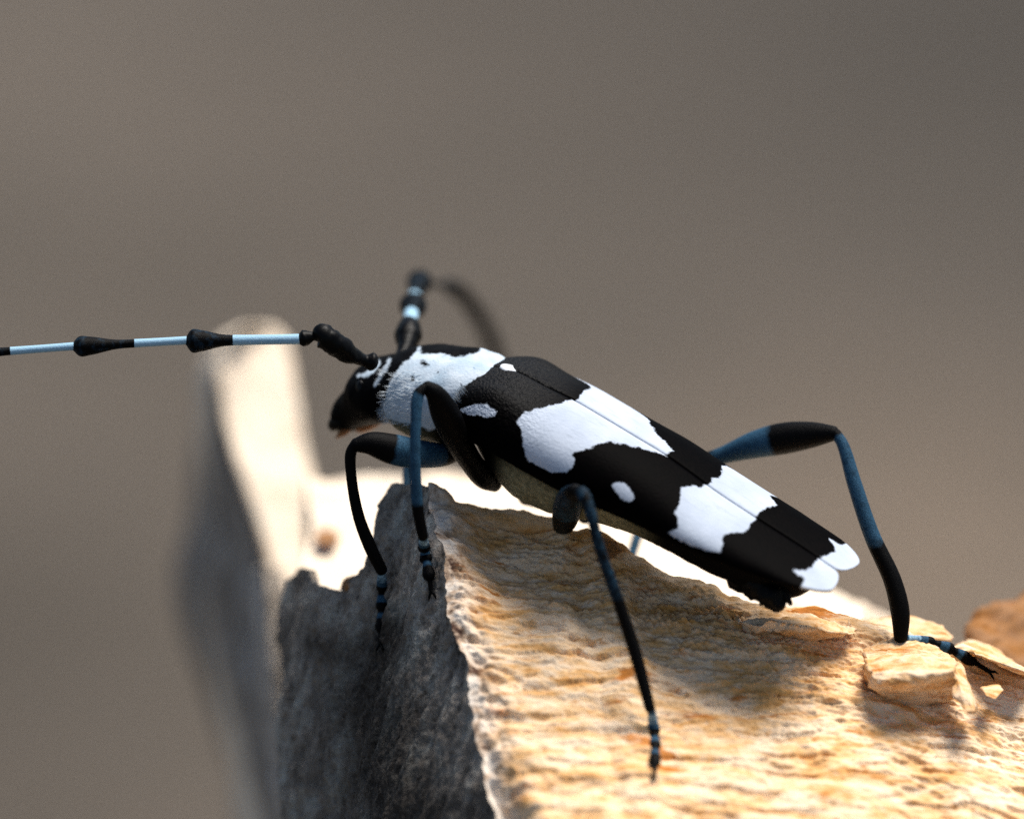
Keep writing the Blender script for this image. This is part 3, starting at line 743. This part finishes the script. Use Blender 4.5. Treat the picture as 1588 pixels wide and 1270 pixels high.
# body: head, pronotum, thorax and abdomen in one continuous surface
def screen_half(a, tdir, half_px, Y):
    t2 = nrm([tdir[0], 0, tdir[2]]); p = np.array([-t2[2], 0, t2[0]])
    if p[2] < 0: p = -p
    V = np.cross(R, tdir); V = V if V[2] > 0 else -V; V = nrm(V)
    hm = half_px * Y / FPX; q = hm ** 2 - (a * (R @ p)) ** 2
    return math.sqrt(max(q, 0.15 * hm * hm)) / abs(V @ p), V
ST = []                                   # (centre, a, b_up, b_dn, tdir)
for s, zt, zb, wf in ((0.93, 0.8, 1.9, 0.40), (0.91, 0.75, 2.6, 0.55), (0.87, 0.7, 3.2, 0.68), (0.80, 0.6, 3.7, 0.78), (0.65, 0.6, 4.1, 0.84), (0.5, 0.6, 4.7, 0.86), (0.38, 0.6, 5.6, 0.88), (0.28, 0.6, 6.6, 0.92), (0.2, 0.6, 6.9, 0.9), (0.14, 0.7, 6.7, 0.82)):
    D = Dat(s); zc = min(hat(s) * 0.8, (zt + zb) / 2 + 0.3)
    ST.append((D - zc * U, wat(s) * wf - 0.15, zc - zt, zb - zc, F, U))
nab = len(ST)
HS = [  # centre px, half width mm, half height on screen px
 ((772, 632), 2.6, 58), ((752, 617), 2.9, 65), ((738, 614), 3.15, 70), ((716, 614), 3.3, 73), ((690, 611), 3.4, 74), ((664, 606), 3.3, 73), ((642, 601), 2.95, 66), ((627, 599), 2.6, 58), ((618, 599), 2.35, 50),
 ((608, 600), 2.35, 49), ((595, 604), 2.4, 51), ((583, 610), 2.25, 48), ((572, 619), 1.9, 41), ((561, 627), 1.6, 35), ((550, 634), 1.4, 31), ((540, 641), 1.25, 28), ((531, 646), 1.1, 23)]
cs = [sag(*h[0]) for h in HS]
for i, h in enumerate(HS):
    t = nrm(cs[min(i + 1, len(cs) - 1)] - cs[max(i - 1, 0)])
    b, V = screen_half(h[1], t, h[2], cs[i][1])
    ST.append((cs[i], h[1], b, b, t, V))
rows = np.array([np.r_[c, a, bu, bd, V] for (c, a, bu, bd, t, V) in ST])
dense = catmull(rows, 170)
KB = 72; v = []; ring = []
for i, q in enumerate(dense):
    c, a, bu, bd, V = q[:3], q[3], q[4], q[5], nrm(q[6:9])
    for j in range(KB):
        th = 2 * math.pi * (j + 0.5) / KB
        x, z = math.cos(th), math.sin(th)
        n_ = 2.25; x_ = math.copysign(abs(x) ** (2 / n_), x); z_ = math.copysign(abs(z) ** (2 / n_), z)
        v.append(c + R * a * x_ + V * (bu if z > 0 else bd) * z_); ring.append((i, j))
v = np.array(v); ring = np.array(ring)
near = np.array([(KB // 2 - 1 - j) % KB if math.cos(2 * math.pi * (j + 0.5) / KB) > 0 else j for j in range(KB)])
idx_near = ring[:, 0] * KB + near[ring[:, 1]]
p = pix(v)
PRO = [(660, 528), (640, 552), (628, 560), (612, 580), (601, 600), (595, 625), (598, 648), (622, 656), (650, 660), (668, 668), (690, 660), (700, 625), (712, 604), (740, 584), (790, 576), (800, 560), (770, 540), (745, 525)]
wf = poly_sd(p, PRO)
wf = np.minimum(wf, -poly_sd(p, [(648, 524), (652, 540), (656, 549), (672, 549), (690, 551), (705, 554), (718, 552), (730, 550), (743, 549), (746, 540), (744, 520)]))
for (cx, cy, r) in ((656, 563, 5), (664, 565, 2.5), (640, 588, 4.5), (680, 578, 2.5), (694, 574, 2)): wf = np.minimum(wf, np.linalg.norm(p - np.array([cx, cy]), axis=1) - r)
wf = np.maximum(wf, line_sd(p, [(556, 582), (567, 580), (578, 574), (586, 561)], 3.4))
wf = np.maximum(wf, line_sd(p, [(583, 597), (590, 583), (598, 571), (604, 558)], 3.0))
zc_ = np.array([math.sin(2 * math.pi * (j + 0.5) / KB) for j in range(KB)])[ring[:, 1]]
wf = np.where(zc_ > 0.55, wf, wf[idx_near]) * MMPX
th_ = np.array([math.sin(2 * math.pi * (j + 0.5) / KB) for j in range(KB)])[ring[:, 1]]
ia = ring[:, 0] / 170.0
olive = sstep(-0.05, -0.35, th_) * sstep(0.20, 0.27, ia) * (1 - sstep(0.42, 0.47, ia))
olive = np.maximum(olive, 0.8 * sstep(0.0, -0.5, th_) * sstep(0.60, 0.66, ia) * (1 - sstep(0.72, 0.76, ia)))
# pronotum relief
cenr = np.repeat(dense[:, :3], KB, 0); dv = v - cenr; dl = np.linalg.norm(dv, axis=1, keepdims=True)
v = v + dv / np.maximum(dl, 1e-6) * (0.07 * fbm(v * 0.9, 3) + 0.03 * fbm(v * 3, 2))[:, None]
f = grid_faces(170, KB, True); f.append(tuple(range(KB))[::-1]); f.append(tuple(169 * KB + j for j in range(KB)))
body = build('body', v, f, beetle, M_BODY, {'white': wf, 'olive': olive}); fix_normals(body)
body['label'] = 'black head, white pronotum and dark underside'

# fringe of pale hairs on the front and lower edge of the pronotum
def hairs(name, seeds, length, parent, mat, rr=0.018):
    vv, ff = [], []
    for (c, d, L) in seeds:
        d = nrm(d); a = nrm(np.cross(d, [0.3, 0.5, 0.8])); b = np.cross(d, a); o_ = len(vv)
        for q in (a, -0.5 * a + 0.866 * b, -0.5 * a - 0.866 * b): vv.append(c + rr * q)
        vv.append(c + d * L * length); ff += [(o_, o_ + 1, o_ + 3), (o_ + 1, o_ + 2, o_ + 3), (o_ + 2, o_, o_ + 3)]
    o = build(name, np.array(vv), ff, parent, mat, None, False); o['kind'] = 'stuff'; return o
sel = np.where((wf > -0.12) & (p[:, 0] < 655) & (p[:, 0] > 588) & (p[:, 1] > 575) & (p[:, 1] < 672))[0]
seeds = []
for k in rng.choice(sel, 700):
    nn = dv[k] / max(dl[k, 0], 1e-6); seeds.append((v[k] + rng.normal(0, 0.04, 3), F * 0.9 + nn * 0.55 + rng.normal(0, 0.25, 3) - U * 0.25, 0.5 + rng.random()))
hairs('hair_fringe', seeds, 0.34, beetle, M_HAIR)
# fringe at the front rim of the near wing cover
seeds = []
for k in range(90):
    t = rng.random(); q = catmull([P(716, 596, -2.0), P(704, 612, -2.8), P(699, 630, -3.0)], 50)[int(t * 49)]
    seeds.append((q + rng.normal(0, 0.05, 3), -F * 0.7 - U * 0.6 + rng.normal(0, 0.2, 3), 0.5 + rng.random()))
hairs('hair_fringe', seeds, 0.45, beetle, M_HAIR)

# eyes, jaws, palps
def blob(name, c, ax, parent, mat, n=20, k=24, kid=0.0):
    v = []
    for i in range(n + 1):
        ph = math.pi * i / n
        for j in range(k):
            th = 2 * math.pi * j / k
            x, y, z = math.sin(ph) * math.cos(th), math.sin(ph) * math.sin(th), math.cos(ph)
            v.append(c + ax[0] * (x - kid * z * z) + ax[1] * y + ax[2] * z)
    o = build(name, np.array(v), grid_faces(n + 1, k, True), parent, mat); fix_normals(o); return o
hd = nrm(sag(525, 648) - sag(600, 602)); hv = nrm(np.cross(R, hd)); hv = hv if hv[2] > 0 else -hv
M_EYE = plain('black_eye', (0.002, 0.002, 0.0025), 0.3, 0.15)
for sg in (-1, 1):
    c = sag(592, 597) + sg * R * 1.8
    blob('eye', c, (hd * 0.55, R * 0.45, hv * 1.0), beetle, M_EYE, kid=0.35)
def mid(px, py, off): return sag(px, py) + off * R
for sg in (-1, 1):
    tube('mandible', [mid(540, 646, sg * 0.75), mid(530, 650, sg * 0.7), mid(525, 658, sg * 0.45), mid(530, 667, sg * 0.12)], [0.5, 0.45, 0.3, 0.06], beetle, M_BLACK, 20, 12)
    tube('palp', [mid(550, 656, sg * 0.7), mid(545, 662, sg * 0.85), mid(538, 666, sg * 0.8), mid(532, 672, sg * 0.7)], [0.26, 0.22, 0.17, 0.08], beetle, M_AMBER, 20, 10)
tube('lower_lip', [mid(592, 648, 0), mid(572, 652, 0), mid(556, 656, 0), mid(547, 660, 0)], [0.3, 0.6, 0.62, 0.3], beetle, M_AMBER, 24, 12)

# antennae: scape with segment sub-parts
def antenna_seg(name, a, b, r0, r1, club, parent, wfrac, white=True):
    a, b = np.array(a), np.array(b)
    ts = [0, 0.15, wfrac, wfrac + (1 - wfrac) * 0.35, wfrac + (1 - wfrac) * 0.72, wfrac + (1 - wfrac) * 0.90, 1.0]
    rs = [r0, r0 * 0.97, r0 * 1.0, r0 * 1.15, club * 0.95, club, r1]
    fn = {'white': (lambda t, v: (t < wfrac).astype(float) * (1.0 if white else 0.0)), 'blue': lambda t, v: np.zeros(len(t))}
    return tube(name, [a + (b - a) * t for t in ts], rs, parent, M_LEG, 60, 14, attr=fn)
Z0 = {'white': lambda t, v: np.zeros(len(t)), 'blue': lambda t, v: np.full(len(t), -0.4)}
sc1 = tube('antenna', [P(576, 561, 1.3), P(566, 559, 1.2), P(556, 555, 1.0), P(538, 546, 0.6), P(515, 530, 0.2), P(496, 519, 0.0), P(486, 522, 0.0)], [0.5, 0.36, 0.40, 0.60, 0.68, 0.62, 0.25], beetle, M_BLACK, 50, 16, rough=0.12)
tube('antenna_segment', [P(487, 521, 0), P(478, 523, 0), P(471, 525, 0), P(463, 526, 0)], [0.24, 0.40, 0.46, 0.26], sc1, M_BLACK, 16, 14, rough=0.1)
antenna_seg('antenna_segment', P(464, 526, 0), P(288, 529, -0.5), 0.30, 0.20, 0.64, sc1, 0.50)
antenna_seg('antenna_segment', P(290, 528, -0.5), P(112, 538, -1.0), 0.24, 0.16, 0.55, sc1, 0.42)
antenna_seg('antenna_segment', P(116, 537, -1.0), P(-70, 551, -1.5), 0.23, 0.16, 0.5, sc1, 0.47)
antenna_seg('antenna_segment', P(-66, 551, -1.5), P(-240, 568, -2.2), 0.2, 0.14, 0.4, sc1, 0.47)
sc2 = tube('antenna', [P(612, 566, 5.0), P(622, 553, 5.6), P(630, 538, 6.4), P(633, 520, 7.4), P(634, 506, 8.4), P(635, 499, 9.2)], [0.5, 0.40, 0.52, 0.76, 0.62, 0.3], beetle, M_BLACK, 40, 16, rough=0.12)
antenna_seg('antenna_segment', P(635, 500, 9), P(641, 472, 14), 0.42, 0.3, 0.78, sc2, 0.42)
antenna_seg('antenna_segment', P(637, 474, 14), P(652, 434, 21), 0.40, 0.28, 0.74, sc2, 0.34)
antenna_seg('antenna_segment', P(650, 436, 21), P(698, 444, 34), 0.16, 0.2, 0.42, sc2, 0.70, False)
BL = {'white': lambda t, v: np.zeros(len(t)), 'blue': lambda t, v: np.full(len(t), -0.2)}
arc = catmull([P(696, 444, 33.6), P(716, 456, 40), P(742, 490, 46), P(762, 530, 50), P(774, 575, 52), P(778, 625, 54)], 60)
for a, b in ((0, 15), (14, 29), (28, 43), (42, 59)):
    tube('antenna_segment', arc[a:b + 1], list(np.linspace(0.48, 0.56, b - a + 1)), sc2, M_LEG, 24, 12, attr=BL)

# legs: femur (the part), with tibia and tarsus as sub-parts
def pulse(t, a, b, s=0.04): return sstep(a - s, a + s, t) * (1 - sstep(b - s, b + s, t))
def leg(fem, fr, tib, tr, tar, tarr, fblue, tblue, flat=0.9, fs=1.0, ts=1.0, ground=None):
    if ground is not None:               # last tarsal points lie on the wood
        tar = [tar[0]] + [(x, y, depth_on(ground, x, y) - 0.30 * (1 + 0.4 * (1 - (i + 1) / (len(tar) - 1)))) for i, (x, y, d) in enumerate(tar[1:])]
    fa = {'white': lambda t, v: np.zeros(len(t)), 'blue': lambda t, v: pulse(t, *fblue) * 1.1 * fs - 0.45}
    ta = {'white': lambda t, v: np.zeros(len(t)), 'blue': lambda t, v: pulse(t, *tblue) * 0.95 * ts - 0.45}
    ra = {'white': lambda t, v: 0.50 * pulse(t, 0.03, 0.20, 0.03), 'blue': lambda t, v: np.maximum(pulse(t, 0.0, 0.26, 0.03), np.maximum(pulse(t, 0.40, 0.49, 0.03), 0.8 * pulse(t, 0.60, 0.68, 0.03))) * 1.2 - 0.4}
    L = tube('leg', Pa(fem), fr, beetle, M_LEG, 44, 16, flat=flat, attr=fa)
    tr = [tr[0] * 0.75] + list(tr[1:])
    tube('tibia', Pa(tib), tr, L, M_LEG, 50, 14, flat=flat, attr=ta)
    q = catmull(Pa(tar), 90); m_ = max(tarr)
    tt_ = np.linspace(0, 1, 90)
    prof = np.interp(tt_, [0, 0.10, 0.30, 0.33, 0.36, 0.52, 0.55, 0.58, 0.76, 0.81, 0.85, 0.95, 1.0], np.array([0.66, 0.72, 1.0, 0.95, 0.62, 1.02, 0.95, 0.60, 1.05, 0.85, 0.40, 0.36, 0.36])) * m_
    T = tube('tarsus', q, list(prof), L, M_LEG, 90, 12, flat=0.8, attr=ra)
    e = q[-1]; t_ = nrm(q[-1] - q[-8]); sd2 = nrm(np.cross(t_, [0.2, 1, 0.3]))
    for sg in (-1, 1):
        tube('claw', [e - t_ * 0.1, e + t_ * 0.22 + sd2 * sg * 0.16, e + t_ * 0.42 + sd2 * sg * 0.22 + np.array([0, 0.15, -0.08])], [0.09, 0.07, 0.02], L, M_BLACK, 10, 8)
    return L
# left middle
leg([(768, 752, 2.2), (752, 742, 1.6), (728, 712, 0.2), (704, 672, -1.6), (690, 640, -2.9), (674, 610, -4.0), (662, 600, -4.3)], [0.42, 0.62, 0.66, 0.78, 0.80, 0.55, 0.36],
    [(658, 601, -4.4), (649, 612, -4.5), (645, 650, -4.7), (644, 720, -4.7), (648, 790, -4.3), (656, 832, -4.0)], [0.34, 0.33, 0.30, 0.30, 0.33, 0.30],
    [(656, 832, -4.0), (659, 858, -4.0), (664, 885, -4.0), (669, 918, -4.0)], [0.30, 0.36, 0.36, 0.16], (2, 3), (0.10, 0.78), ground=skin)
# left front
leg([(712, 690, 2.4), (692, 704, 1.8), (650, 704, 0.8), (610, 697, 0.0), (575, 688, -0.4), (552, 690, -0.5)], [0.6, 0.66, 0.80, 0.86, 0.66, 0.40],
    [(550, 690, -0.5), (544, 703, -0.4), (545, 740, -0.2), (556, 800, 0.2), (575, 850, 0.6), (592, 884, 0.9)], [0.40, 0.32, 0.30, 0.33, 0.37, 0.34],
    [(592, 884, 0.9), (592, 915, 0.8), (591, 960, 0.2), (589, 1000, -0.4)], [0.33, 0.30, 0.32, 0.16], (0.22, 0.66), (2, 3), ground=skin)
# left hind, knee pointing at the lens
leg([(872, 818, 2.6), (876, 806, 0.4), (880, 788, -2.6), (885, 772, -5.2), (893, 762, -7.0)], [0.55, 0.72, 0.80, 0.72, 0.46],
    [(893, 762, -7.2), (904, 766, -7.9), (915, 792, -8.3), (930, 850, -8.3), (958, 930, -8.0), (986, 1015, -8.0), (1008, 1098, -8.3)], [0.40, 0.38, 0.32, 0.30, 0.33, 0.36, 0.30],
    [(1010, 1100, -8.3), (1014, 1130, -8.7), (1016, 1165, -9.4), (1014, 1205, -10.2)], [0.28, 0.32, 0.34, 0.14], (0.45, 0.95), (0.05, 0.62), fs=0.55, ts=0.6, ground=front)
# right hind
leg([(905, 800, 5.0), (960, 765, 5.0), (1040, 730, 4.6), (1115, 708, 4.0), (1170, 690, 3.2), (1215, 680, 2.6), (1262, 674, 1.8), (1292, 672, 1.2)], [0.5, 0.5, 0.42, 0.48, 0.78, 0.90, 0.72, 0.44],
    [(1296, 672, 1.1), (1307, 690, 0.9), (1325, 750, 0.4), (1352, 830, 0.0), (1384, 900, -0.3), (1396, 950, -0.4), (1397, 988, -0.4)], [0.40, 0.34, 0.42, 0.46, 0.52, 0.54, 0.40],
    [(1402, 990, -0.3), (1430, 994, -0.2), (1465, 1003, 0.0), (1496, 1018, 0.3), (1536, 1042, 0.3)], [0.22, 0.34, 0.36, 0.32, 0.12], (0.46, 0.72), (0.02, 0.55))
# right middle
leg([(815, 770, 5.0), (870, 775, 8.5), (950, 765, 12.0), (1000, 770, 13.0)], [0.5, 0.66, 0.6, 0.36],
    [(1002, 775, 13.0), (995, 810, 12.5), (984, 845, 11.5), (972, 885, 10.5)], [0.34, 0.30, 0.30, 0.28],
    [(972, 885, 10.5), (966, 905, 10.6), (962, 925, 11.0)], [0.28, 0.3, 0.12], (2, 3), (0.1, 0.9))
# right front
leg([(710, 690, 4.0), (690, 702, 6.0), (662, 704, 8.0), (640, 702, 9.0)], [0.5, 0.6, 0.55, 0.36],
    [(638, 704, 9.2), (634, 725, 9.0), (632, 760, 8.0), (630, 800, 7.0)], [0.36, 0.34, 0.32, 0.30],
    [(630, 800, 7.0), (628, 820, 6.6), (626, 840, 6.0)], [0.28, 0.3, 0.12], (2, 3), (0.1, 0.9))
# tip of the abdomen: small bristly lobes under the wing covers
tip = catmull([P(1160, 888, -3.5), P(1182, 908, -4.6), P(1200, 928, -5.2), P(1208, 938, -5.3)], 20)
tube('abdomen_tip', tip, list(np.linspace(1.3, 0.45, 20)), beetle, M_BLACK, 30, 16, rough=0.2)
for (x0, y0, x1, y1, r) in ((1182, 922, 1180, 938, 0.16), (1204, 930, 1200, 944, 0.26), (1216, 918, 1226, 936, 0.24), (1194, 930, 1190, 940, 0.2)):
    tube('abdomen_lobe', [P(x0 - 4, y0 - 10, -5), P(x0, y0, -5.2), P((x0 + x1) / 2, (y0 + y1) / 2, -5.3), P(x1, y1, -5.3)], [r * 1.3, r * 1.2, r, r * 0.6], beetle, M_BLACK, 14, 10, rough=0.15)
